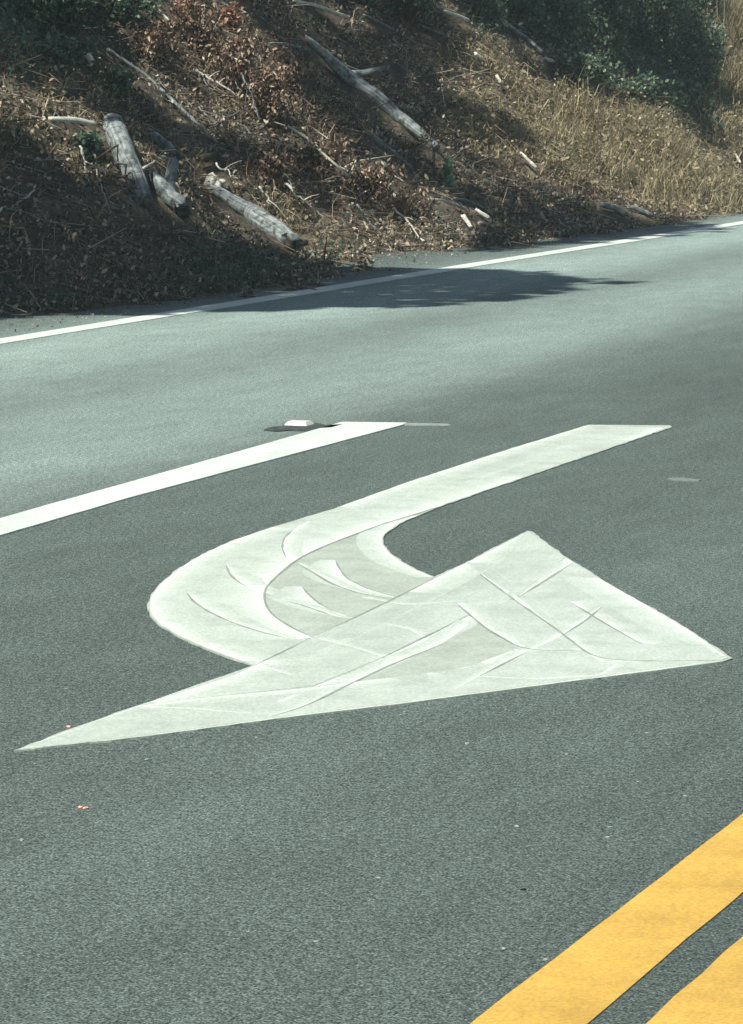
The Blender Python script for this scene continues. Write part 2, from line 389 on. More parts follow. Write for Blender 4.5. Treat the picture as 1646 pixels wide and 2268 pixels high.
# ------------------------------------------------------------------ arrow
arr = empty('turn_arrow', (0, 0, 0))
o0 = np.array(G(800, 1400)); arr.location = (o0[0], o0[1], 0)
tag(arr, 'large white curved turn arrow built of overlapping paint layers on the dark asphalt', 'road marking')
def loc(pts): return [tuple(np.array(G(*p)) - o0) for p in pts]
outer = [(1303, 942.8), (1108, 1003), (905.7, 1069), (731, 1132), (599, 1171), (508, 1202), (446, 1231), (397, 1260), (355, 1295), (333, 1322), (326, 1347), (333, 1368), (351, 1386), (401, 1415), (467, 1444), (521, 1464), (562, 1476)]
headL = [(531, 1495), (467, 1516), (413, 1533), (302, 1567), (194, 1605), (144, 1622), (31, 1666)]
headB = [(330, 1634), (679, 1587), (868, 1565), (1170, 1525), (1426, 1492), (1603, 1468), (1622, 1461)]
headR = [(1539, 1405), (1478, 1368), (1345, 1293), (1255.5, 1237), (1177.5, 1179), (1168, 1178), (1029, 1250), (962, 1280)]
inner = [(923, 1264.5), (891, 1247), (865, 1228), (851, 1210), (849, 1195.5), (853, 1186), (865, 1177), (884.6, 1163), (907, 1152), (929.5, 1144), (968, 1127), (1056.6, 1096), (1202.6, 1045.8), (1400.5, 978), (1489, 948), (1484, 943.8)]
seamA = [(698, 1417), (653, 1398), (607, 1369), (591, 1349), (584.6, 1326), (589, 1305), (611, 1281), (648, 1250), (673, 1234), (711, 1216), (753, 1199), (801, 1181), (849, 1163), (907, 1146), (967, 1127)]
full = densify(loc(outer + headL + headB + headR + inner), 0.04, 0.0018)
prism('base_layer', full, -0.004, 0.0038, WG, arr)
lay = [0.0040]; LAYS = []; IDX = [0]
def zat(x, y):
    z = 0.0038
    for pl, zz in LAYS:
        if inpoly(np.array([x]), np.array([y]), pl)[0]: z = max(z, zz)
    return z + 0.00004 + 0.000006 * IDX[0]
def layer(pts, m, name='paint_layer', add=0.0002):
    lay[0] += add
    LAYS.append((loc(pts), lay[0]))
    return prism(name, densify(loc(pts), 0.06, 0.0012), 0.0030, lay[0], m, arr)
def ins(pts, k=2.0):        # pull a polygon edge in from the outline a little so it never lies flush with the layer below
    c = np.mean(np.array(pts), 0); return [tuple(np.array(p) + (c - np.array(p)) / (np.linalg.norm(c - np.array(p)) + 1e-6) * k) for p in pts]
def ribbon(pts, w0, m, name='paint_seam', w1=None, side=0.0):
    P = np.array(loc(pts)); P = resample(P, max(len(P) * 3, 8)); T = np.gradient(P, axis=0); T /= np.linalg.norm(T, axis=1)[:, None]
    Nn = np.stack([-T[:, 1], T[:, 0]], 1); wv = np.linspace(w0, w1 if w1 is not None else w0, len(P))[:, None] / 2
    lay[0] += 0.00012
    a = P + Nn * (wv + side); b = P - Nn * (wv - side)
    return prism(name, [tuple(x) for x in a] + [tuple(x) for x in b[::-1]], 0.0030, lay[0], m, arr)
layer(ins(outer + [(630, 1448)] + seamA + [(1202, 1044), (1400, 977), (1480, 948.5)], 1.2), WH, 'curve_layer')
layer(ins([(302, 1568), (562, 1477), (700, 1413), (1029, 1251), (1145, 1326), (1033, 1368), (981, 1396), (847, 1462), (694, 1524), (459, 1549)]), WH)
layer([(38, 1665), (150, 1623), (310, 1569), (459, 1549), (591, 1537), (868, 1505), (1029, 1484), (1142, 1442), (1170, 1445), (1295, 1444), (1326, 1470), (1585, 1467), (1170, 1523), (868, 1563), (679, 1585), (330, 1632)], WH)
layer([(1010, 1340), (1140, 1333), (1237, 1401), (1293, 1445), (1161, 1445), (1076, 1397)], WH)
layer([(1147, 1326), (1268, 1250), (1343, 1294), (1476, 1369), (1537, 1406), (1612, 1461), (1601, 1466), (1326, 1468.5), (1293, 1446), (1237, 1401)], WH)
layer([(1170, 1181), (1252, 1238), (1147, 1326), (1032, 1251)], WH, 'apex_layer')
def smoothpts(P, n):
    P = resample(np.array(P, float), n)
    for _ in range(2): P[1:-1] = 0.25 * P[:-2] + 0.5 * P[1:-1] + 0.25 * P[2:]
    return P
def feather(pts, wd, toward, taper=(1, 1), base=0.0):
    """a band of bead-rich paint, brightest along pts, thinning out over wd metres towards a photo point"""
    P = smoothpts(loc(pts), max(12, len(pts) * 5)); tw = np.array(loc([toward])[0]); T = np.gradient(P, axis=0); T /= np.linalg.norm(T, axis=1)[:, None]
    Nn = np.stack([-T[:, 1], T[:, 0]], 1); k = len(P) // 2
    if np.dot(Nn[k], tw - P[k]) < 0: Nn = -Nn
    wd *= 1.25
    IDX[0] += 1; n = len(P); W = wd * np.interp(np.linspace(0, 1, n), np.linspace(0, 1, len(taper)), taper)
    V = []
    for f_ in (0, 1):
        q = P + Nn * (base + W * f_)[:, None]; V += [(x, y, zat(x, y)) for x, y in q]
    flip = (np.cross(np.append(T[k], 0), np.append(Nn[k], 0))[2] < 0)
    Fs = [(a, a + 1, a + 1 + n, a + n) if not flip else (a, a + n, a + 1 + n, a + 1) for a in range(n - 1)]
    me = bpy.data.meshes.new('bead_band'); me.from_pydata(V, [], Fs); me.update(); u_ = me.uv_layers.new(name='uv')
    for lp in me.loops: u_.data[lp.index].uv = (0.0 if lp.vertex_index < n else 1.0, (lp.vertex_index % n) / n)
    return link('bead_band', me, WF, arr)
E_ = 0.004
feather(outer, 0.07, (900, 1200), (0.6, 1, 1, 1.2, 1), E_)
feather([(562, 1476), (531, 1495), (413, 1533), (302, 1567), (194, 1605), (80, 1648)][::-1] + [(620, 1448), (700, 1410), (860, 1333), (1029, 1252), (1160, 1185)], 0.085, (1000, 1450), (0.05, 0.7, 1, 1, 1, 0.8, 0.02), E_)
feather([(90, 1660), (330, 1634), (679, 1587), (868, 1565), (1170, 1525), (1426, 1492), (1590, 1469)], 0.075, (1000, 1400), (0.02, 0.5, 1, 1, 0.8, 0.05), E_)
feather([(1612, 1459), (1539, 1406), (1478, 1369), (1345, 1294), (1255, 1238), (1184, 1188)], 0.08, (1000, 1400), (0.05, 1, 1, 1, 0.8, 0.02), E_)
feather([(962, 1281), (923, 1265), (891, 1247), (865, 1228), (851, 1210), (849, 1195.5), (853, 1186), (865, 1177), (884, 1163), (907, 1153), (929, 1145)], 0.06, (700, 1250), (0.6, 1, 1, 1, 0.6), E_)
feather([(1480, 948.5), (1400, 978), (1202, 1045.5), (1056, 1095.5), (968, 1126)] + seamA[::-1], 0.13, (500, 1150), (0.5, 0.9, 0.9, 0.9, 1, 1, 0.9), E_)
feather([(1032, 1252), (1140, 1333), (1237, 1401), (1293, 1445), (1326, 1468)], 0.045, (1350, 1330), (1, 1, 0.8, 0.6))
feather([(1268, 1251), (1205, 1292), (1148, 1327)], 0.035, (1150, 1240))
feather([(1012, 1341), (1076, 1396), (1161, 1444), (1220, 1447), (1290, 1444)], 0.035, (1200, 1380))
feather([(1326, 1469), (1450, 1468.5), (1596, 1466)], 0.05, (1450, 1400), (1, 1, 0.2))
feather([(1260, 1336), (1340, 1385), (1421, 1431), (1452, 1431)], 0.035, (1420, 1360))
feather([(1035, 1369), (981, 1396), (847, 1462), (776, 1495), (694, 1524), (610, 1560)], 0.05, (900, 1500), (1, 1, 1, 0.4))
feather([(1049, 1378), (981, 1429), (868, 1474), (797, 1508), (673, 1570), (600, 1590)], 0.04, (850, 1450), (1, 1, 1, 0.4))
feather([(1142, 1443), (1029, 1484), (868, 1505), (673, 1530), (459, 1549), (310, 1569)], 0.05, (800, 1560), (1, 1, 1, 0.5))
feather([(1170, 1446), (1062, 1501), (1010, 1530)], 0.03, (1000, 1480), (1, 0.3))
feather([(302, 1568), (420, 1572), (560, 1584)], 0.03, (420, 1600), (1, 0.3))
feather([(1062, 1501), (1180, 1507), (1326, 1500), (1366, 1474)], 0.03, (1200, 1530), (0.6, 1, 0.6))
feather([(1331, 1349), (1300, 1376), (1246, 1411), (1175, 1446)], 0.03, (1200, 1380), (0.4, 1, 0.8))
feather([(500, 1252), (508, 1274), (522, 1288), (545, 1302), (600, 1320)], 0.06, (600, 1260), (0.2, 1, 0.6))
feather([(413, 1314), (426, 1334), (459, 1357), (508, 1380), (570, 1402), (644, 1419)], 0.06, (560, 1330), (0.2, 1, 0.8, 0.3))
feather([(682, 1157), (650, 1176), (628, 1196), (625, 1218), (634, 1239)], 0.05, (700, 1200), (0.3, 1, 0.8))
feather([(743, 1243), (748, 1256), (768, 1285), (815, 1308), (876, 1326)], 0.09, (650, 1260), (0.4, 1, 0.7, 0.2))
feather([(657, 1249), (735, 1297), (809, 1322), (880, 1329)], 0.035, (760, 1260), (0.3, 1, 0.4))
feather([(669, 1302), (677, 1314), (706, 1340), (745, 1360), (778, 1371)], 0.09, (600, 1320), (0.4, 1, 0.7, 0.2))
feather([(615, 1330), (665, 1342), (739, 1368), (778, 1373)], 0.03, (680, 1320), (0.3, 1, 0.4))
feather([(700, 1418), (790, 1440), (850, 1460), (905, 1458)], 0.03, (790, 1400), (1, 0.4))
feather([(800, 1326), (900, 1345), (1010, 1335)], 0.03, (900, 1300), (0.6, 1, 0.3))
feather([(562, 1478), (600, 1486), (645, 1500)], 0.03, (620, 1460), (1, 0.3))
feather([(850, 1385), (905, 1397), (935, 1415)], 0.03, (880, 1360), (0.3, 1))
for pts in [seamA, [(1032, 1252), (1140, 1333), (1237, 1401), (1293, 1445), (1326, 1468.5), (1450, 1468.6), (1600, 1466)], [(1012, 1341), (1076, 1396), (1161, 1444), (1220, 1447), (1290, 1444)],
            [(1268, 1251), (1205, 1292), (1148, 1327)], [(1260, 1336), (1340, 1385), (1421, 1431)], [(413, 1314), (426, 1334), (459, 1357), (508, 1380), (570, 1402), (644, 1419)],
            [(500, 1252), (508, 1274), (522, 1288), (545, 1302)], [(650, 1176), (628, 1196), (625, 1218), (634, 1239)], [(743, 1243), (748, 1256), (768, 1285), (815, 1308), (876, 1325)],
            [(657, 1249), (735, 1297), (809, 1322), (870, 1328)], [(669, 1302), (677, 1314), (706, 1340), (745, 1360)], [(615, 1330), (665, 1342), (739, 1368)],
            [(1035, 1368), (981, 1395), (847, 1461)], [(981, 1430), (868, 1475), (797, 1509), (673, 1571), (600, 1592)], [(1170, 1447), (1062, 1502)], [(700, 1412), (860, 1336), (960, 1286)], [(562, 1479), (630, 1446), (690, 1416)], [(1331, 1350), (1300, 1377), (1246, 1412)]]:
    P_ = smoothpts(loc(pts), max(10, len(pts) * 4)); T_ = np.gradient(P_, axis=0); T_ /= np.linalg.norm(T_, axis=1)[:, None]; N_ = np.stack([-T_[:, 1], T_[:, 0]], 1)
    w_ = (0.0032 + 0.0016 * vn(np.arange(len(P_)) * 0.9, np.zeros(len(P_)) + pts[0][0], 91))[:, None] * np.clip(np.minimum(np.arange(len(P_)), np.arange(len(P_))[::-1])[:, None] / 3.0, 0.15, 1)
    IDX[0] += 1; n_ = len(P_); q_ = [tuple(x) for x in P_ + N_ * w_] + [tuple(x) for x in P_ - N_ * w_]
    me = bpy.data.meshes.new('seam_line'); me.from_pydata([(x, y, max(zat(x, y), zat(*P_[i_ % n_])) + 0.00015) for i_, (x, y) in enumerate(q_)], [], [(a + n_, a + 1 + n_, a + 1, a) for a in range(n_ - 1)]); me.update(); link('seam_line', me, SEAM, arr)

# ------------------------------------------------------------------ raised marker, scraps on the road
mk = np.array(G(663, 943)); e = empty('lane_marker', (mk[0], mk[1], 0)); tag(e, 'small white raised lane marker on a black adhesive pad beside the lane line end', 'lane marker')
def frustum(name, w, l, h, tw, tl, z0, m, parent):
    V = [(-w, -l, z0), (w, -l, z0), (w, l, z0), (-w, l, z0), (-tw, -tl, z0 + h), (tw, -tl, z0 + h), (tw, tl, z0 + h), (-tw, tl, z0 + h)]
    me = bpy.data.meshes.new(name); me.from_pydata(V, [], [(0, 3, 2, 1), (4, 5, 6, 7), (0, 1, 5, 4), (1, 2, 6, 5), (2, 3, 7, 6), (3, 0, 4, 7)]); me.update(); return link(name, me, m, parent)
frustum('body', 0.046, 0.046, 0.015, 0.036, 0.026, 0.004, mat_flat('marker_white', (0.82, 0.88, 0.82), 0.3, 0.05), e)
frustum('reflector', 0.036, 0.012, 0.0085, 0.031, 0.006, 0.0055, mat_flat('marker_lens', (0.8, 0.86, 0.82), 0.15, 0.05), e).location = (0, -0.0385, 0)
pp = [(585, 954), (600, 948), (625, 946), (640, 938), (700, 939), (722, 944), (760, 942), (735, 949), (705, 951), (690, 956), (640, 955), (610, 957)]
prism('adhesive_pad', [tuple(np.array(G(*p)) - mk) for p in pp], -0.003, 0.005, PAD, e)
tag(prism('paint_streak', densify([G(898, 939.5), G(990, 940.5), G(998, 943), (G(930, 943)), G(896, 942.5)], 0.03, 0.003), -0.003, 0.0042, mat_flat('thin_paint', (0.30, 0.36, 0.33)), None),
    'faint pale paint streak trailing from the end of the lane line', 'paint streak')
tag(prism('scuff_mark', densify([G(1476, 1061), G(1500, 1059), G(1555, 1063), G(1548, 1067), G(1490, 1065)], 0.02, 0.003), -0.003, 0.0025, mat_flat('scuff', (0.19, 0.235, 0.215)), None),
    'short pale scuff on the asphalt right of the arrow stem', 'scuff mark')
def pebble(name, px, py, r, m, label, catg, group=None, P=None, seed=0, sq=0.6):
    q = np.array([*G(px, py), 0]) if P is None else np.array(P)
    import bmesh
    bm = bmesh.new(); bmesh.ops.create_icosphere(bm, subdivisions=2, radius=1)
    for v in bm.verts:
        k = 1 + 0.35 * float(vn(v.co.x * 1.7 + seed, v.co.y * 1.7 + v.co.z * 2.1, 31)); v.co *= k * r; v.co.z *= sq
    for v in bm.verts: v.co.x *= 1.35
    me = bpy.data.meshes.new(name); bm.to_mesh(me); bm.free(); o = link(name, me, m)
    o.location = (q[0], q[1], q[2] + r * sq * 0.6); o.rotation_euler = (0, 0, seed * 1.7); return tag(o, label, catg, group)
PK = mat_flat('pink_plastic', (0.85, 0.42, 0.33), 0.5, 0.2)
pebble('plastic_scrap', 178, 1790, 0.0045, PK, 'left piece of the tiny pink scrap lying below the arrow tip', 'scrap', seed=1)
pebble('plastic_scrap', 190, 1792, 0.0045, mat_flat('pink_orange', (0.85, 0.5, 0.4), 0.5), 'right piece of the tiny pink scrap lying below the arrow tip', 'scrap', seed=4)
pebble('plastic_scrap', 152, 1610, 0.0045, PK, 'tiny pink scrap against the upper edge of the arrow point', 'scrap', seed=5, sq=0.4)
pebble('pebble', 1160, 1972, 0.0038, mat_flat('black_grit', (0.01, 0.01, 0.01)), 'tiny black pebble on the asphalt left of the yellow lines', 'pebble', seed=2)
for k, (x, y) in enumerate([(1145, 1832), (1116, 2103), (1346, 1856), (1255, 1672), (325, 1684), (48, 1862), (1035, 1648), (1208, 2127), (1352, 1834)]):
    pebble('grit', x, y, 0.0035, STONE, 'pale speck of grit on the asphalt below the arrow', 'grit', 'pale specks of grit on the asphalt', seed=k)

# ------------------------------------------------------------------ logs and sticks on the hillside
def hp(pts, lift): return [hit(x, y) + np.array([0, 0, lift]) for x, y in pts]
WOODS = []
def woody(name, label, catg, main, wpx, m, subs=(), lift=0.6, fwd=0.06, n=14, wob=0.12, sides=10, rough=0.09, main_name='trunk', sub_name='branch_stub', group=None, cut=None):
    """main: photo coordinates of the run of the log; it is laid on the slope there. wpx: diameters in photo units"""
    q0 = hit(*main[0]); s = pxm(q0)
    Rm = np.interp(np.linspace(0, 1, n), np.linspace(0, 1, len(wpx)), wpx) * s / 2
    P = resample(hp(main, 0), n); 
    # even out the noise of the slope so that the log stays straight between its ends
    st = resample(np.array([P[0], P[n // 3], P[2 * n // 3], P[-1]]), n)
    P = 0.1 * P + 0.9 * st
    P[:, 2] += Rm * lift
    dc = np.array([0, 0, H]) - P; P = P + dc / np.linalg.norm(dc, axis=1)[:, None] * fwd
    WOODS.append((np.array(main, float), max(wpx) / 2 + 3))
    for sb in subs: WOODS.append((np.array(sb[0], float), max(sb[1]) / 2 + 2))
    P = P + wob * Rm.mean() * np.stack([vn(np.arange(n) * 0.6, np.zeros(n) + k * 9 + main[0][0], 41) for k in range(3)], 1)
    o = empty(name, tuple(P[0])); tag(o, label, catg, group)
    tubes(main_name, [(P, Rm)], m, o, P[0], sides, rough)
    for si, sub in enumerate(subs):
        pts, wp = sub[0], sub[1]; mm = sub[2] if len(sub) > 2 else m; nn = sub[3] if len(sub) > 3 else sub_name
        a = np.array(hp(pts, 0)); k = max(5, n // 2)
        # starts on the trunk axis
        j = np.argmin(np.linalg.norm(P - a[0], axis=1)); d0 = np.linalg.norm(P[j] - a[0])
        dep = np.linalg.norm(P[j] - np.array([0, 0, H]))
        B = []
        for x, y in pts:      # keep the branch near the trunk's distance from the viewer, lifted off the slope
            hq = hit(x, y); dd = np.linalg.norm(hq - np.array([0, 0, H])); d = rd(x, y); d = d / np.linalg.norm(d)
            B.append(np.array([0, 0, H]) + d * min(dd - wp[0] * s * 0.3, dep + 0.25))
        B = resample(np.array(B), k); B[0] = P[j]
        tubes(nn, [(B, np.interp(np.linspace(0, 1, k), np.linspace(0, 1, len(wp)), wp) * s / 2)], mm, o, P[0], 8, rough)
    return o
woody('log', 'thick grey weathered log with a split forked top, leftmost of the logs on the slope', 'log', [(246, 280), (262, 320), (285, 375), (303, 415), (322, 458)], [38, 46, 50, 48, 34], GRAYW,
      [([(248, 300), (238, 285), (234, 262)], [26, 16, 5]), ([(262, 300), (268, 285), (264, 258)], [26, 18, 5]), ([(300, 415), (316, 408), (326, 420)], [16, 10], DARKW, 'knot')], n=20, sides=14, rough=0.12)
woody('log', 'short smooth blue-grey log lying above the forked one', 'log', [(326, 300), (352, 322), (386, 346)], [19, 22, 20], GRAYW, lift=1.1, rough=0.06)
woody('log', 'Y shaped grey log with an upright limb and a dark hollow lower end', 'log', [(338, 392), (352, 420), (374, 446), (408, 476)], [18, 34, 38, 44], GRAYW,
      [([(372, 440), (376, 400), (387, 350)], [34, 26, 24]), ([(400, 472), (412, 479)], [30, 20], DARKW, 'hollow_end')], n=16, rough=0.1)
woody('log', 'long pale grey log slanting down to the road shoulder with a black broken end', 'log', [(462, 416), (500, 440), (560, 485), (610, 522), (646, 544)], [20, 36, 44, 46, 38], GRAYW,
      [([(636, 546), (660, 541), (682, 536)], [30, 22, 12], DARKW, 'broken_end'), ([(480, 408), (500, 400)], [22, 8], PALEW, 'splinter'), ([(466, 398), (478, 386)], [26, 16], PALEW, 'splinter')], n=22, sides=14, rough=0.07, lift=0.5)
woody('log', 'longest log, slender grey trunk running down the middle of the slope with one side limb', 'log', [(678, 88), (712, 128), (752, 166), (820, 222), (880, 268), (970, 336)], [12, 24, 32, 32, 27, 18], GRAYW,
      [([(762, 164), (800, 162), (862, 150)], [16, 15, 12]), ([(820, 200), (800, 188)], [8, 4])], n=30, rough=0.12, lift=0.8)
woody('stick', 'bright white straight stick lying level on the upper left slope', 'stick', [(108, 275), (160, 280), (211, 289)], [9, 13, 11], PALEW, rough=0.05, lift=2.2, fwd=0.2)
woody('pole', 'long thin grey pole slanting down through the brown brush above the logs', 'pole', [(237, 120), (289, 155), (327, 179), (392, 244), (481, 323)], [7, 7, 7, 7, 5], GRAYW, rough=0.08, lift=3.0, n=20)
woody('pole', 'thin straight grey pole just below and right of the longest log', 'pole', [(800, 292), (850, 330), (915, 380)], [8, 9, 6], GRAYW, rough=0.08, lift=2.0)
woody('stick', 'short blue-grey stick below the thin pole in the shaded band', 'stick', [(815, 346), (856, 378)], [9, 10], GRAYW, rough=0.08, lift=1.8)
woody('dead_branch', 'bare crooked dead branch with forked pale twigs over the brown brush', 'branch', [(637, 286), (665, 307), (704, 338), (727, 362), (770, 397)], [5, 7, 7, 6, 5], PALEW,
      [([(719, 350), (724, 338), (739, 329), (758, 342)], [5, 4, 3], PALEW, 'twig'), ([(768, 396), (778, 380), (789, 354)], [5, 3], PALEW, 'twig'), ([(690, 326), (692, 345)], [4, 2], PALEW, 'twig'), ([(727, 362), (760, 372), (790, 392)], [4, 2], PALEW, 'twig')], lift=3, fwd=0.4, n=16, rough=0.1, sides=6)
woody('dead_branch', 'small bare hooked branch between the brown brush and the green vine', 'branch', [(830, 405), (852, 414), (879, 397), (896, 410)], [4, 5, 6, 4], PALEW,
      [([(852, 414), (866, 430), (886, 446)], [4, 2], PALEW, 'twig'), ([(820, 425), (850, 414)], [3, 3], PALEW, 'twig')], lift=3, fwd=0.3, rough=0.1, sides=6)
woody('split_wood', 'long pale split wood piece with yellow tint under the green vine', 'wood piece', [(949, 450), (1008, 458), (1034, 469)], [6, 9, 6], PALEW, lift=2)
woody('split_wood', 'bright white short wood piece right of the pale split one', 'wood piece', [(1053, 472), (1083, 493)], [8, 9], PALEW, lift=2)
woody('split_wood', 'upright white wood stub low beside the shoulder, left of a dark hollow', 'wood piece', [(1026, 487), (1044, 510)], [11, 8], PALEW, lift=1.5)
woody('stick', 'grey stick arched just above the white wood pieces', 'stick', [(1006, 446), (1040, 452), (1072, 466)], [6, 7, 5], GRAYW, lift=2)
woody('stick', 'white stick standing out of the sunlit dry grass on the right slope', 'stick', [(1153, 350), (1188, 386)], [6, 7], PALEW, lift=4)
woody('stick', 'small grey stick beside the yellow stone near the shoulder', 'stick', [(1228, 470), (1262, 490)], [6, 4], GRAYW, lift=2)
woody('log', 'short grey log at the slope foot by the far shoulder, left of two', 'log', [(1331, 460), (1360, 466), (1388, 482)], [12, 15, 12], GRAYW, lift=1)
woody('log', 'short grey log at the slope foot by the far shoulder, right of two', 'log', [(1388, 462), (1415, 468), (1446, 482)], [8, 10, 8], GRAYW, lift=1)
woody('fallen_limb', 'grey fallen limb slanting down under the dark green bushes, upper right', 'branch', [(1050, 20), (1090, 45), (1128, 68), (1165, 96), (1202, 124)], [8, 9, 9, 8, 6], GRAYW,
      [([(1128, 68), (1150, 66), (1170, 72)], [5, 3], GRAYW, 'twig')], lift=3)
woody('fallen_limb', 'pale knotty limb near the top edge, above the longest log', 'branch', [(650, 12), (721, 31), (766, 48)], [6, 9, 8], PALEW, lift=3)
woody('fallen_limb', 'dull grey limb right of the pale knotty one near the top edge', 'branch', [(805, 42), (840, 58), (872, 74)], [6, 6, 5], GRAYW, lift=3)
woody('fallen_limb', 'bright bleached short limb at the top, right of centre', 'branch', [(984, 36), (1010, 50), (1037, 62)], [6, 8, 8], PALEW, lift=4)
woody('fallen_limb', 'dim grey limb just below the bright bleached one', 'branch', [(934, 65), (982, 84)], [5, 5], GRAYW, lift=3)
woody('stick', 'level pale stick left of the tip of the longest log', 'stick', [(597, 107), (640, 110), (684, 121)], [5, 6, 5], GRAYW, lift=4)
woody('stick', 'short pale stick in the dark brush at the top left', 'stick', [(348, 38), (374, 64)], [8, 8], PALEW, lift=4)
woody('stick', 'small grey stick near the top left corner shrubs', 'stick', [(184, 44), (204, 62)], [6, 6], GRAYW, lift=4)
woody('stump', 'small broken stump with a pink top on the sunlit upper left slope', 'stump', [(178, 150), (172, 126), (160, 98)], [20, 18, 14], PALEW, [([(166, 112), (158, 96)], [12, 10], RUST, 'broken_top')], lift=1.5)
woody('stub', 'pale round wood stub right of the pink topped stump', 'stump', [(192, 132), (204, 148)], [16, 14], PALEW, lift=1.5)
woody('fallen_limb', 'dark rotten limb jutting right above the pale grey log', 'branch', [(440, 372), (470, 362), (496, 346)], [18, 16, 8], DARKW, lift=2)
woody('stick', 'grey diagonal stick in the shaded dark bushes on the upper right', 'stick', [(1440, 176), (1486, 198)], [5, 5], GRAYW, lift=7)
woody('stick', 'thin pale stick among grass low on the right side of the frame', 'stick', [(1622, 345), (1640, 375)], [5, 5], PALEW, lift=6)
woody('stick', 'short white chip like stick at the edge of the dark bushes', 'stick', [(1206, 152), (1226, 162)], [8, 8], PALEW, lift=6)
woody('stick', 'short white stick left of the sunlit tan grass bank', 'stick', [(1053, 146), (1066, 158)], [9, 9], PALEW, lift=6)
woody('stick', 'small bright stick in the sunlit tan grass bank', 'stick', [(1100, 190), (1110, 205)], [7, 7], PALEW, lift=6)
q = hit(1213, 463); pebble('stone', 0, 0, 8 * pxm(q), mat_flat('ochre_stone', (0.75, 0.52, 0.2)), 'small bright yellow stone near the foot of the slope', 'stone', P=q, seed=3, sq=0.8)
# pale stones and chips
for k, (x, y, r) in enumerate([(713, 519, 5), (468, 402, 0), (812, 543, 4), (880, 540, 5), (910, 545, 4), (560, 528, 5), (700, 560, 4), (640, 372, 5), (590, 360, 4), (1380, 62, 4), (1134, 119, 5), (1308, 60, 5), (1186, 55, 5), (1666, 372, 5), (1064, 497, 7), (1020, 520, 6), (1048, 515, 5), (770, 70, 5), (675, 70, 4), (402, 122, 4), (1302, 262, 4), (1230, 78, 4), (930, 548, 4), (860, 556, 4), (985, 530, 4)]):
    if r == 0: continue
    q = hit(x, y); pebble('stone', 0, 0, r * pxm(q), STONE if k % 3 else mat_flat('pale_stone', (0.62, 0.62, 0.54)), 'small pale stone half sunk in the litter of the slope', 'stone', 'small pale stones on the slope', P=q, seed=k)

# ------------------------------------------------------------------ ground cover (nobody could count it)
def cloud(n, u0=-12.4, u1=-7.95, v0=15.5, v1=43.5):
    u = rng.uniform(u0, u1, n); v = rng.uniform(v0, v1, n); z = terr(u, v)
    k = z > np.where(u > -9.9, 0.004, -1); u, v, z = u[k], v[k], z[k]
    P = np.stack([u, v, z], 1); x, y = proj(P); ok = np.ones(len(x), bool)
    for pl, rr in WOODS:          # keep the logs from being buried
        q = resample(pl, 14)
        for qx, qy in q:
            for dy in (0, 12, 24): ok &= (x - qx) ** 2 + (y - dy - qy) ** 2 > (rr - dy * 0.1) ** 2
    return P[ok], x[ok], y[ok]
TAN = [(930, 60), (1090, 90), (1200, 120), (1250, 210), (1350, 230), (1500, 245), (1560, 330), (1600, 360), (1700, 330), (1700, 500), (1380, 490), (1250, 440), (1120, 380), (1040, 330), (980, 250)]
TANR = [(1590, -40), (1720, -40), (1720, 330), (1600, 330)]
TANL = [(-60, 205), (60, 215), (110, 170), (150, 100), (230, 150), (330, 200), (400, 300), (300, 420), (200, 400), (100, 360), (-60, 270)]
GRN = [(1040, -60), (1600, -60), (1600, 340), (1520, 265), (1400, 235), (1240, 200), (1190, 120), (1060, 80)]
GRNL = [(-80, -60), (420, -60), (380, 40), (200, 90), (120, 120), (60, 200), (-80, 200)]
BRN = [(380, -40), (640, -40), (700, 180), (800, 300), (920, 420), (900, 500), (600, 480), (450, 390), (380, 200)]
# leaf litter everywhere
P, x, y = cloud(380000); keep = rng.uniform(size=len(P)) < np.where(inpoly(x, y, TAN) | inpoly(x, y, TANR), 0.35, 1.0) * np.clip(0.55 + 0.6 * vn(P[:, 0] * 2.2, P[:, 1] * 2.2, 51), 0.15, 1)
P = P[keep]; P[:, 2] += rng.uniform(0, 1, len(P)) ** 2 * 0.07
ud = rng.uniform(0, 1, 5000) ** 1.8 * 0.75; vd = rng.uniform(17, 44, 5000); Ps = np.stack([toe(vd) + ud - 0.25, vd, np.full(5000, 0.004)], 1); Ps = Ps[Ps[:, 0] < -7.1]
Ps = Ps[Ps[:, 0] < -8.16]
V, Fq = cat([leaves(len(P), P, 0.034, 0.55, -0.0, 0.35), leaves(len(Ps), Ps, 0.018, 0.5, 0.0, 3.0)])
o = link('leaf_litter', npmesh('leaf_litter', V, Fq), LITTER); o['kind'] = 'stuff'
# tan dry grass
P, x, y = cloud(230000); tan = inpoly(x, y, TAN) | inpoly(x, y, TANR); tl = inpoly(x, y, TANL)
far = (x > 1646)
pr = np.where(tan | far, 1.0, np.where(tl, 0.28, np.where(inpoly(x, y, BRN), 0.06, 0.05)))
pr = np.maximum(pr, np.where(inpoly(x, y, [(480, 400), (560, 425), (760, 470), (1000, 540), (980, 575), (640, 560)]), 0.5, 0)) * np.clip(0.42 + 1.3 * vn(P[:, 0] * 3.2, P[:, 1] * 1.9, 52), 0.03, 1)
P = P[rng.uniform(size=len(P)) < pr]; V1 = cat([blades(len(P), P, 0.11, 0.009, 1.6, 0.8, (0.35, 0, 0)), leaves(len(P) // 2, P[::2][: len(P) // 2] + rng.uniform(0.0, 0.12, (len(P) // 2, 1)) * np.array([[0, 0, 1]]), 0.045, 0.5, 0.5)])
o = link('dry_grass', npmesh('dry_grass', *V1), DRYG); o['kind'] = 'stuff'
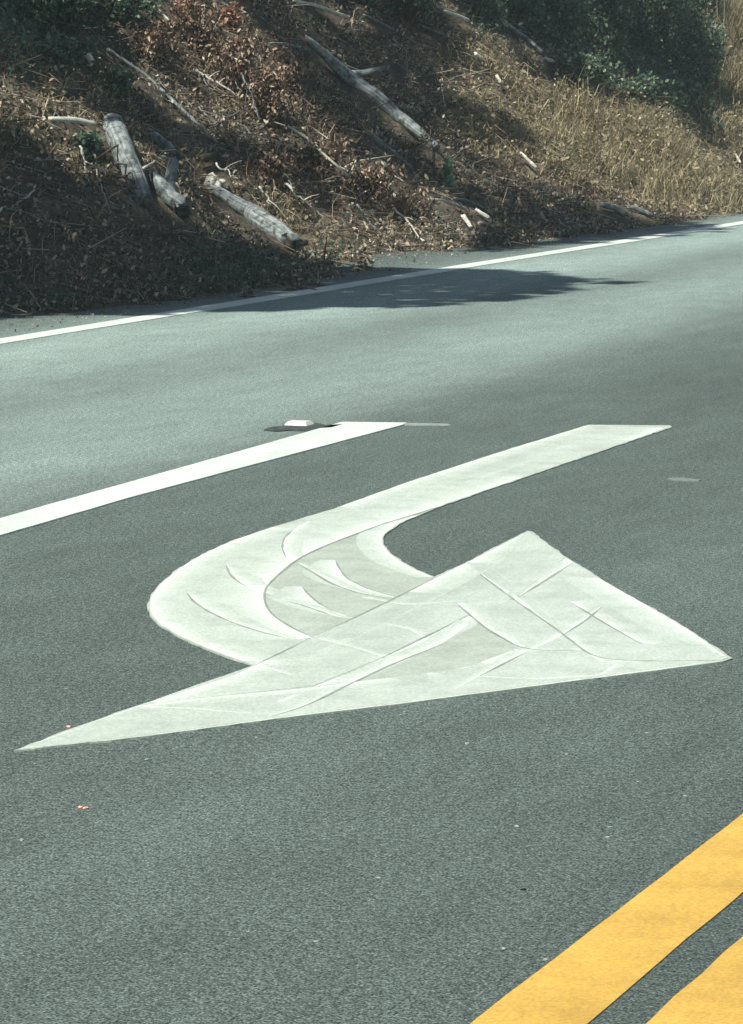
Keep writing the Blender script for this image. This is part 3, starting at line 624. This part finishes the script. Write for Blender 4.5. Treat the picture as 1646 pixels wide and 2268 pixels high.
# low olive growth under the trees, thickened lower left to tint the shade green
BL = [(-200, 260), (0, 260), (110, 370), (250, 445), (420, 490), (600, 575), (700, 640), (300, 720), (-200, 720)]
P, x, y = cloud(170000); pr = np.where(inpoly(x, y, BL), 0.85, 0) + np.where(inpoly(x, y, BRN) | inpoly(x, y, TAN), 0.03, np.where(inpoly(x, y, GRN) | inpoly(x, y, GRNL), 0.6, 0.16))
pr *= np.clip(0.5 + 0.9 * vn(P[:, 0] * 2.0 + 30, P[:, 1] * 1.8, 53), 0.03, 1)
P = P[rng.uniform(size=len(P)) < pr]
o = link('low_weeds', npmesh('low_weeds', *cat([blades(len(P), P, 0.12, 0.008, 0.9, 0.5, (0.3, 0, 0)), leaves(len(P), P + rng.uniform(0, 0.1, (len(P), 1)) * np.array([[0, 0, 1]]), 0.035, 0.6)])), OLIVE); o['kind'] = 'stuff'
P, x, y = cloud(120000); pr = np.where(inpoly(x, y, GRN) | inpoly(x, y, GRNL), 1.0, 0.0) * np.clip(0.6 + 0.9 * vn(P[:, 0] * 1.8 + 3, P[:, 1] * 1.5, 55), 0.08, 1)
P = P[rng.uniform(size=len(P)) < pr]; P[:, 2] += rng.uniform(0, 1, len(P)) * (0.18 + 0.14 * vn(P[:, 0] * 3, P[:, 1] * 2.2, 56))
o = link('green_undergrowth', npmesh('green_undergrowth', *leaves(len(P), P, 0.05, 0.6, 0.2, 0.3)), GREEN); o['kind'] = 'stuff'
# hanging dead bracken and stems
P, x, y = cloud(60000); pr = np.where(inpoly(x, y, BRN), 1.0, 0.13) * np.clip(0.35 + 1.2 * vn(P[:, 0] * 2.3 + 9, P[:, 1] * 1.5, 54), 0, 1)
P = P[rng.uniform(size=len(P)) < pr]
o = link('dead_bracken', npmesh('dead_bracken', *cat([blades(len(P), P, 0.20, 0.007, 1.1, 0.9, (0.6, 0, 0)), leaves(len(P), P + rng.uniform(0.02, 0.16, (len(P), 1)) * np.array([[0.3, 0, 1]]), 0.032, 0.5, 0.8)])), BRUSH); o['kind'] = 'stuff'
# fine fallen twigs
P, x, y = cloud(26000); tw = []
d = rng.normal(size=(len(P), 3)); d[:, 0] += 0.8; d[:, 2] = d[:, 2] * 0.35 - 0.3 * np.sign(d[:, 0] + 0.5); d /= np.linalg.norm(d, axis=1)[:, None]; ll = rng.uniform(0.05, 0.30, (len(P), 1)); a = P + [[0, 0, 0.03]]; b_ = a + d * ll
s = np.cross(d, rng.normal(size=(len(P), 3))); s /= np.linalg.norm(s, axis=1)[:, None]; s2 = np.cross(d, s); r = 0.0015 + 0.006 * rng.uniform(0, 1, (len(P), 1)) ** 3
Vt = np.stack([a + s * r, a - s * r * .5 + s2 * r * .87, a - s * r * .5 - s2 * r * .87, b_ + s * r * .5, b_ - s * r * .25 + s2 * r * .43, b_ - s * r * .25 - s2 * r * .43], 1).reshape(-1, 3); i = np.arange(len(P))[:, None] * 6
ft = np.concatenate([i + np.array([q_]) for q_ in ([0, 1, 4, 3], [1, 2, 5, 4], [2, 0, 3, 5])], 0)
o = link('fine_twigs', npmesh('fine_twigs', Vt, ft), mat_leafy('twig_tones', [(0, (0.07, 0.05, 0.035)), (0.6, (0.2, 0.15, 0.1)), (0.9, (0.36, 0.33, 0.27)), (1, (0.62, 0.6, 0.5))], 0.0)); o['kind'] = 'stuff'

# tangle of bare dead branches
for k in range(46):
    if k < 30: px, py = random.uniform(380, 1000), random.uniform(20, 500)
    else: px, py = random.uniform(20, 380), random.uniform(60, 560)
    if py > 470 and px < 520: py -= 120
    if px < 260 and 180 < py < 300: py += 110
    a_ = random.choice([random.gauss(0.75, 0.35), random.gauss(0.75, 0.35), random.uniform(-1, 3)]); ln = random.uniform(45, 130); dx, dy = math.cos(a_) * ln / 4, math.sin(a_) * ln / 4
    pts = [(px + dx * i + random.uniform(-4, 4), min(py + dy * i + random.uniform(-4, 4), 560)) for i in range(5)]
    w0 = random.uniform(3, 6.5); q0 = hit(*pts[0]); s_ = pxm(q0)
    def pull(pp, d0): 
        out = []
        for x_, y_ in pp:
            h_ = hit(x_, y_); c_ = np.array([0, 0, H]) - h_; out.append(h_ + c_ / np.linalg.norm(c_) * d0)
        return np.array(out)
    d0 = random.uniform(0.08, 0.3); mt = random.choice([PALEW, GRAYW, BROWNW, BROWNW]); o = empty('dead_branch', tuple(q0)); tag(o, 'thin bare dead branch lying in the brown brush and litter of the slope', 'branch', 'thin dead branches strewn over the slope')
    B = resample(pull(pts, d0), 14, 0.012, k); tubes('trunk', [(B, np.linspace(w0, w0 * 0.4, 14) * s_ / 2)], mt, o, q0, 6, 0.15)
    for j in range(random.choice([1, 2, 3])):
        b0 = B[random.randint(3, 10)]; dv = B[-1] - B[0]; dv = dv / np.linalg.norm(dv); e_ = b0 + dv * random.uniform(.05, .16) + np.array([random.uniform(-.05, .12), random.uniform(-.1, .1), random.uniform(-.03, .12)])
        tubes('twig', [(resample(np.array([b0, (b0 + e_) / 2 + [0, 0, .01], e_]), 6), np.linspace(w0 * 0.55, w0 * 0.2, 6) * s_ / 2)], mt, o, q0, 5, 0.1)

# ------------------------------------------------------------------ shrubs, brush, sprigs
def shrub(name, label, catg, px, py, wpx, hpx, m, nleaf, lsize, stemm=BROWNW, nstem=9, group=None, part='foliage', droop=0.3, back=0.0, aspect=0.6):
    q = hit(px, py); q[0] -= back * 0.3; q[2] = float(terr(q[0], q[1])); s = pxm(q); R = wpx * s / 2; Hh = hpx * s
    o = empty(name, tuple(q)); tag(o, label, catg, group)
    st = []; cl = []
    for k in range(nstem):
        az = random.uniform(0, 6.28); rr = R * random.uniform(0.2, 1); tip = np.array([math.cos(az) * rr, math.sin(az) * rr, Hh * random.uniform(0.45, 1.0)])
        mid = tip * 0.5 + np.array([0, 0, Hh * 0.12]); root = np.array([random.uniform(-.15, .15) * R, random.uniform(-.15, .15) * R, -0.03])
        Pp = resample(np.array([root, mid, tip]), 7, 0.02 * R, k)
        st.append((Pp, np.linspace(0.010, 0.003, 7) * min(1.0, Hh / 0.4 + 0.3))); cl += [tuple(x) for x in Pp[2:]]
    tubes('stems', st, stemm, o, (0, 0, 0), 5, 0.05)
    cl = np.array(cl); c = cl[rng.integers(0, len(cl), nleaf)] + rng.normal(0, 1, (nleaf, 3)) * np.array([R, R, Hh]) * 0.13
    k = vn(c[:, 0] * 7 + px, c[:, 1] * 7 + c[:, 2] * 9, 61) > -0.45; c = c[k]; c[:, 2] = np.maximum(c[:, 2], 0.0)
    link(part, npmesh(part, *leaves(len(c), c, lsize, aspect, droop)), m, o); return o
GB = 'dark green shrubs on the shaded upper slope'
for a in [
    ('broad dark green shrub filling the top edge right of centre', 1120, 40, 170, 120, 2600),
    ('dark green shrub in the upper right, left of the tallest bush', 1230, 110, 150, 130, 2400),
    ('dark green shrub beside the grey fallen limb on the upper right', 1160, 70, 120, 90, 1500),
    ('low dark green shrub right of the bleached limb at the top', 1070, 50, 110, 60, 1200),
    ('low dark green shrub above the long shaded litter band, top middle', 800, 20, 130, 60, 1200),
    ('tall dark green bush at the top, nearest the right corner but one', 1340, 120, 170, 190, 3600),
    ('dense dark bush at the top right where sun flecks its crown', 1450, 130, 170, 210, 3800),
    ('dark green shrub reaching down to the tan grass on the right', 1545, 215, 120, 150, 2600),
    ('dark green shrub against the sunlit grass of the right edge', 1560, 60, 110, 150, 2400),
    ('low green shrub at the boundary of dark bushes and tan grass', 1400, 235, 150, 60, 1300),
    ('olive green scrub in the dark hollow above the tan grass', 1290, 200, 120, 70, 1300),
    ('dark shrub on the shaded slope above the hooked long log', 900, 60, 150, 80, 1500),
    ('dark green shrub filling the top left corner', 40, 60, 180, 130, 3200),
    ('dark green shrub right of the corner one on the upper left', 150, 60, 140, 90, 2000),
    ('low dark shrub under the corner ones, above the white stick', 110, 165, 160, 70, 1800),
    ('dark shrub at the top edge above the pink topped stump', 270, 50, 140, 80, 1700),
    ('low dark shrub above the head of the grey forked log', 250, 215, 90, 50, 800),
    ('low dark growth in the hollow below the white level stick', 190, 345, 60, 40, 400)]:
    shrub('shrub', a[0], 'shrub', a[1], a[2], a[3] * 1.1, a[4] * 1.1, GREEN, int(a[5] * 2.6), 0.040, nstem=26)
for a in [
    ('brown dead brush hanging at the top left of centre', 440, 110, 130, 110, 1500),
    ('brown dead brush below the rust leaves, centre left', 520, 200, 130, 120, 1800),
    ('tall brown dead brush between the long pole and the hooked log', 590, 270, 130, 130, 2000),
    ('brown dead brush at the edge of the dark band, upper middle', 640, 200, 100, 90, 1100),
    ('brown dead brush heap behind the bare crooked branch', 700, 400, 140, 90, 1600),
    ('brown dead brush heap just right of the bare crooked branch', 820, 440, 150, 80, 1600),
    ('low brown dead brush heap above the sunlit litter bank', 600, 400, 130, 70, 1300),
    ('small brown dead brush heap near the vine foot', 900, 480, 120, 60, 1000),
    ('brown dead brush around the upper end of the thin long pole', 330, 130, 130, 80, 1200),
    ('brown dead brush over the shaded litter below the middle of the longest log', 900, 350, 120, 50, 700)]:
    shrub('dead_brush', a[0], 'dead brush', a[1], a[2], a[3], a[4], BRUSH, a[5], 0.04, nstem=22, part='dead_leaves', droop=1.0, aspect=0.4)
for a in [
    ('rust red dead leaf spray at the top edge, the left and taller one', 410, 60, 60, 70, 420),
    ('rust red dead leaf spray at the top edge, the right rounder one', 515, 62, 60, 45, 380),
    ('small rust pink leaf spray under the lime leaves', 530, 115, 34, 24, 130)]:
    shrub('rust_spray', a[0], 'dead leaves', a[1], a[2], a[3], a[4], RUST, a[5], 0.045, nstem=7, part='dead_leaves')
shrub('lime_sprig', 'small sprig of bright lime leaves between the rust red sprays', 'plant', 488, 108, 30, 40, LIME, 26, 0.045, nstem=3)
shrub('lime_sprig', 'small bright green sprig in the top left shade', 'plant', 84, 100, 26, 34, LIME, 16, 0.04, nstem=3)
shrub('green_vine', 'upright green vine with glossy leaves right of the longest log foot', 'plant', 992, 432, 40, 90, VINE, 120, 0.05, nstem=5)
shrub('green_sapling', 'sunlit pale green leaf cluster among the dark bushes at the top right', 'plant', 1515, 60, 60, 60, VINE, 90, 0.05, nstem=4)
shrub('green_sapling', 'small pale green leaves at the top edge right of the bleached limb', 'plant', 1060, 20, 40, 35, VINE, 40, 0.045, nstem=3)
for a in [('tall tawny grass clump at the right edge of the frame, upper', 1645, 110, 90, 150, 4000), ('tall tawny grass clump at the very top right corner', 1640, 20, 90, 90, 2500), ('tall tawny grass clump at the right edge of the frame, middle', 1630, 210, 90, 110, 2500), ('tall tawny grass clump right of the green shrubs, low', 1620, 300, 90, 80, 1300),
          ('tawny weed clump at the foot of the right hand bank', 1480, 410, 200, 110, 3000), ('tawny weed clump in the middle of the right hand bank', 1350, 340, 190, 110, 3000),
          ('tawny weed clump left of the middle of the sunlit bank', 1240, 330, 130, 90, 1700), ('tawny weed clump right of the middle of the sunlit bank', 1580, 420, 130, 90, 1700)]:
    q = hit(a[1], a[2]); s_ = pxm(q); n_ = a[5]; o = empty('grass_clump', tuple(q)); tag(o, a[0], 'grass clump')
    du = rng.normal(0, a[3] * s_ * 0.35, n_); dv = rng.normal(0, a[3] * s_ * 0.9, n_); B = np.stack([q[0] + du, q[1] + dv, terr(q[0] + du, q[1] + dv)], 1) - q
    c_ = B + np.array([[0, 0, 1]]) * rng.uniform(0.1, 1.0, (n_, 1)) ** 1.3 * (0.45 + 0.45 * vn(B[:, 1] * 3, B[:, 0] * 3, 81))[:, None] * a[4] * s_ * 0.95
    link('blades', npmesh('blades', *cat([blades(n_ // 2, B[: n_ // 2], a[4] * s_ * 0.7, 0.008, 1.0, 0.6, (0.2, 0, 0)), leaves(len(c_), c_, 0.04, 0.5, 0.6)])), DRYG, o)

# ------------------------------------------------------------------ trees standing higher on the hill (above the frame); their crowns shade slope and road
SH = [  # photo-space outlines of the shade they throw, and how closed it is
    ([(-400, 150), (0, 255), (60, 300), (110, 370), (150, 400), (250, 445), (330, 470), (420, 490), (480, 520), (540, 556), (600, 568), (700, 586), (830, 592), (960, 594), (1060, 597), (1120, 600), (1240, 612), (1350, 622), (1250, 634), (1290, 645), (1150, 650), (1170, 660), (1000, 672), (900, 683), (640, 688), (380, 696), (200, 697), (60, 700), (-400, 706)], 1.0, -9), ([(-300, 702), (70, 703), (40, 716), (-300, 728)], 0.9, 0.0),
    ([(205, 255), (330, 270), (450, 335), (470, 380), (452, 470), (430, 490), (330, 480), (240, 430), (205, 340)], 0.7, -0.25),
    ([(560, 60), (660, 85), (690, 130), (770, 200), (860, 290), (960, 345), (1060, 360), (1160, 425), (1290, 478), (1560, 496), (1600, 505), (1500, 520), (1380, 530), (1260, 538), (1150, 545), (1000, 556), (1080, 520), (980, 455), (900, 400), (800, 320), (700, 240), (600, 160)], 0.9, -0.5),
    ([(1040, -60), (1080, 60), (1190, 110), (1220, 200), (1350, 215), (1480, 230), (1560, 320), (1600, 330), (1590, -60)], 0.9, -0.55),
    ([(560, -60), (1040, -60), (1080, 60), (1040, 100), (1000, 200), (960, 300), (880, 260), (800, 160), (700, 100), (560, 80)], 0.7, -0.15),
    ([(-400, -60), (400, -60), (380, 60), (300, 100), (190, 80), (130, 110), (220, 210), (230, 260), (150, 250), (60, 200), (-400, 190)], 0.9, -0.4),
    ([(240, -20), (620, -20), (660, 200), (900, 400), (880, 500), (640, 440), (480, 400), (240, 260)], 0.85, 0.12),
    ([(980, 200), (1060, 230), (1300, 450), (1240, 450), (1080, 350), (980, 300)], 0.35, 0.2)]
N = 190000
u = rng.uniform(-13.5, -5.5, N); v = rng.uniform(13, 48, N); z = np.maximum(terr(u, v), 0); P = np.stack([u, v, z], 1); x, y = proj(P)
on = np.zeros(N, bool)
for poly, dens, th in SH:
    on |= inpoly(x + 45 * vn(u * 4.5, v * 1.6, 73) + 18 * vn(u * 13, v * 4, 74), y + 7 * vn(u * 3, v * 3, 75), poly) & (rng.uniform(size=N) < dens) & (vn(u * 3.4 + dens * 10, v * 1.8, 71) > th)
P = P[on]; T = 11.0 + 2.2 * vn(P[:, 0] * 0.7, P[:, 1] * 0.5, 72) + rng.normal(0, 0.35, len(P)) + np.clip(-P[:, 0] - 9, 0, 9) * -0.5
Q = P + L[None] * T[:, None]
GAPS = []; keepq = np.ones(len(Q), bool)      # gaps in the crowns where the sun comes through
for gx, gy, gl, gr in [(112, 278, .1, .35), (145, 280, .1, .35), (180, 284, .1, .3), (210, 288, .1, .25), (160, 330, .05, .2), (30, 240, .05, .25), (60, 250, .05, .2), (120, 320, .05, .2), (165, 380, .05, .15), (645, 292, .12, .12), (680, 320, .12, .13), (715, 350, .12, .15), (750, 370, .12, .15), (780, 395, .12, .14),
                       (410, 45, .25, .25), (515, 50, .2, .22), (488, 95, .12, .15), (530, 110, .1, .15), (990, 400, .15, .14), (990, 360, .3, .14), (960, 453, .04, .1), (1000, 458, .04, .1), (1030, 470, .04, .1), (1065, 483, .04, .1), (1035, 500, .04, .1),
                       (172, 125, .1, .2), (200, 140, .1, .15), (1515, 40, .2, .2), (1010, 50, .1, .15), (690, 105, .05, .12), (712, 128, .05, .1), (480, 415, .05, .15), (540, 450, .08, .12), (590, 490, .08, .1), (470, 400, .06, .15), (400, 470, .06, .12),
                       (930, 310, .06, .08), (900, 285, .06, .06), (750, 40, .1, .12), (722, 32, .1, .12), (1213, 463, .03, .1), (387, 240, .1, .1), (720, 520, .02, .3), (850, 540, .02, .3), (640, 480, .02, .25), (550, 450, .02, .25), (950, 545, .02, .25)]:
    c_ = hit(gx, gy, gl); GAPS.append((c_, gr)); dq = Q - c_; tt = dq @ L; keepq &= ~((np.linalg.norm(dq - tt[:, None] * L[None], axis=1) < gr + 0.05) & (tt > 0))
P = P[keepq]; Q = Q[keepq]
tv = [(10.0, -12.8), (13.6, -12.8), (17.8, -13.2), (23.0, -14.2), (29.5, -14.6), (37.0, -14.8)]
lab = ['broadleaf tree on the hill nearest the viewer, left of the frame', 'second nearest broadleaf tree on the hill, shading the dark lower left bank', 'broadleaf tree on the hill shading the grey logs and the road edge', 'broadleaf tree on the hill shading the longest log',
       'broadleaf tree on the hill shading the dark green bushes', 'broadleaf tree farthest along the hill top']
own = np.argmin(np.abs(Q[:, 1][:, None] - np.array([t[0] for t in tv])[None]) + 0.4 * rng.normal(size=(len(Q), len(tv))), axis=1)
for k, (ty, tx) in enumerate(tv):
    if not np.any(own == k): continue
    base = np.array([tx, ty, float(terr(tx, ty)) - 0.1]); o = empty('broadleaf_tree', tuple(base)); tag(o, lab[k], 'tree', 'trees on the hill above the road')
    q = Q[own == k] - base
    if len(q) == 0: continue
    zc = float(np.mean(q[:, 2])); top = np.array([0.3, 0, zc + 1.5])
    tubes('trunk', [(resample(np.array([[0, 0, 0], [0.15, 0.1, zc * 0.5], top]), 12, 0.1, k), np.linspace(0.22, 0.05, 12))], BARK, o, (0, 0, 0), 12, 0.12)
    li = []
    for c in q[rng.integers(0, len(q), 40)]:
        s0 = np.array([0.15, 0.05, max(1.0, c[2] * 0.65)]); lp_ = resample(np.array([s0, (s0 + c) / 2 + [0, 0, 0.3], c]), 24, 0.08, c[0]); bad = False
        for c_, gr in GAPS:
            dq = lp_ + base - c_; bad |= bool(np.any(np.linalg.norm(dq - (dq @ L)[:, None] * L[None], axis=1) < gr))
        if not bad and len(li) < 18: li.append((lp_, np.linspace(0.04, 0.006, 24)))
    if not li: li.append((resample(np.array([[0.1, 0, zc * 0.6], [0.1, 0, zc]]), 8), np.linspace(0.04, 0.01, 8)))
    tubes('limbs', li, BARK, o, (0, 0, 0), 6, 0.1)
    link('crown', npmesh('crown', *leaves(len(q), q, 0.15, 0.75, 0.2, 0.6)), TREEL, o)

# ------------------------------------------------------------------ volume added to lift the dark tones, standing in for windscreen haze
hz = npmesh('glare_veil', [(x, y, z) for z in (-1.2, 40.0) for (x, y) in ((-450, -350), (450, -350), (450, 950), (-450, 950))],
            [(0, 3, 2, 1), (4, 5, 6, 7), (0, 1, 5, 4), (1, 2, 6, 5), (2, 3, 7, 6), (3, 0, 4, 7)])
hm = bpy.data.materials.new('glare_veil'); hm.use_nodes = True; ht = hm.node_tree; ht.nodes.remove(ht.nodes['Principled BSDF'])
pv = node(ht, 'ShaderNodeVolumePrincipled'); pv.inputs['Color'].default_value = (0.72, 0.92, 0.95, 1); pv.inputs['Density'].default_value = 0.0015; pv.inputs['Anisotropy'].default_value = 0.0
ht.links.new(pv.outputs[0], ht.nodes['Material Output'].inputs['Volume'])
ho = link('glare_veil', hz, hm); ho['kind'] = 'stuff'
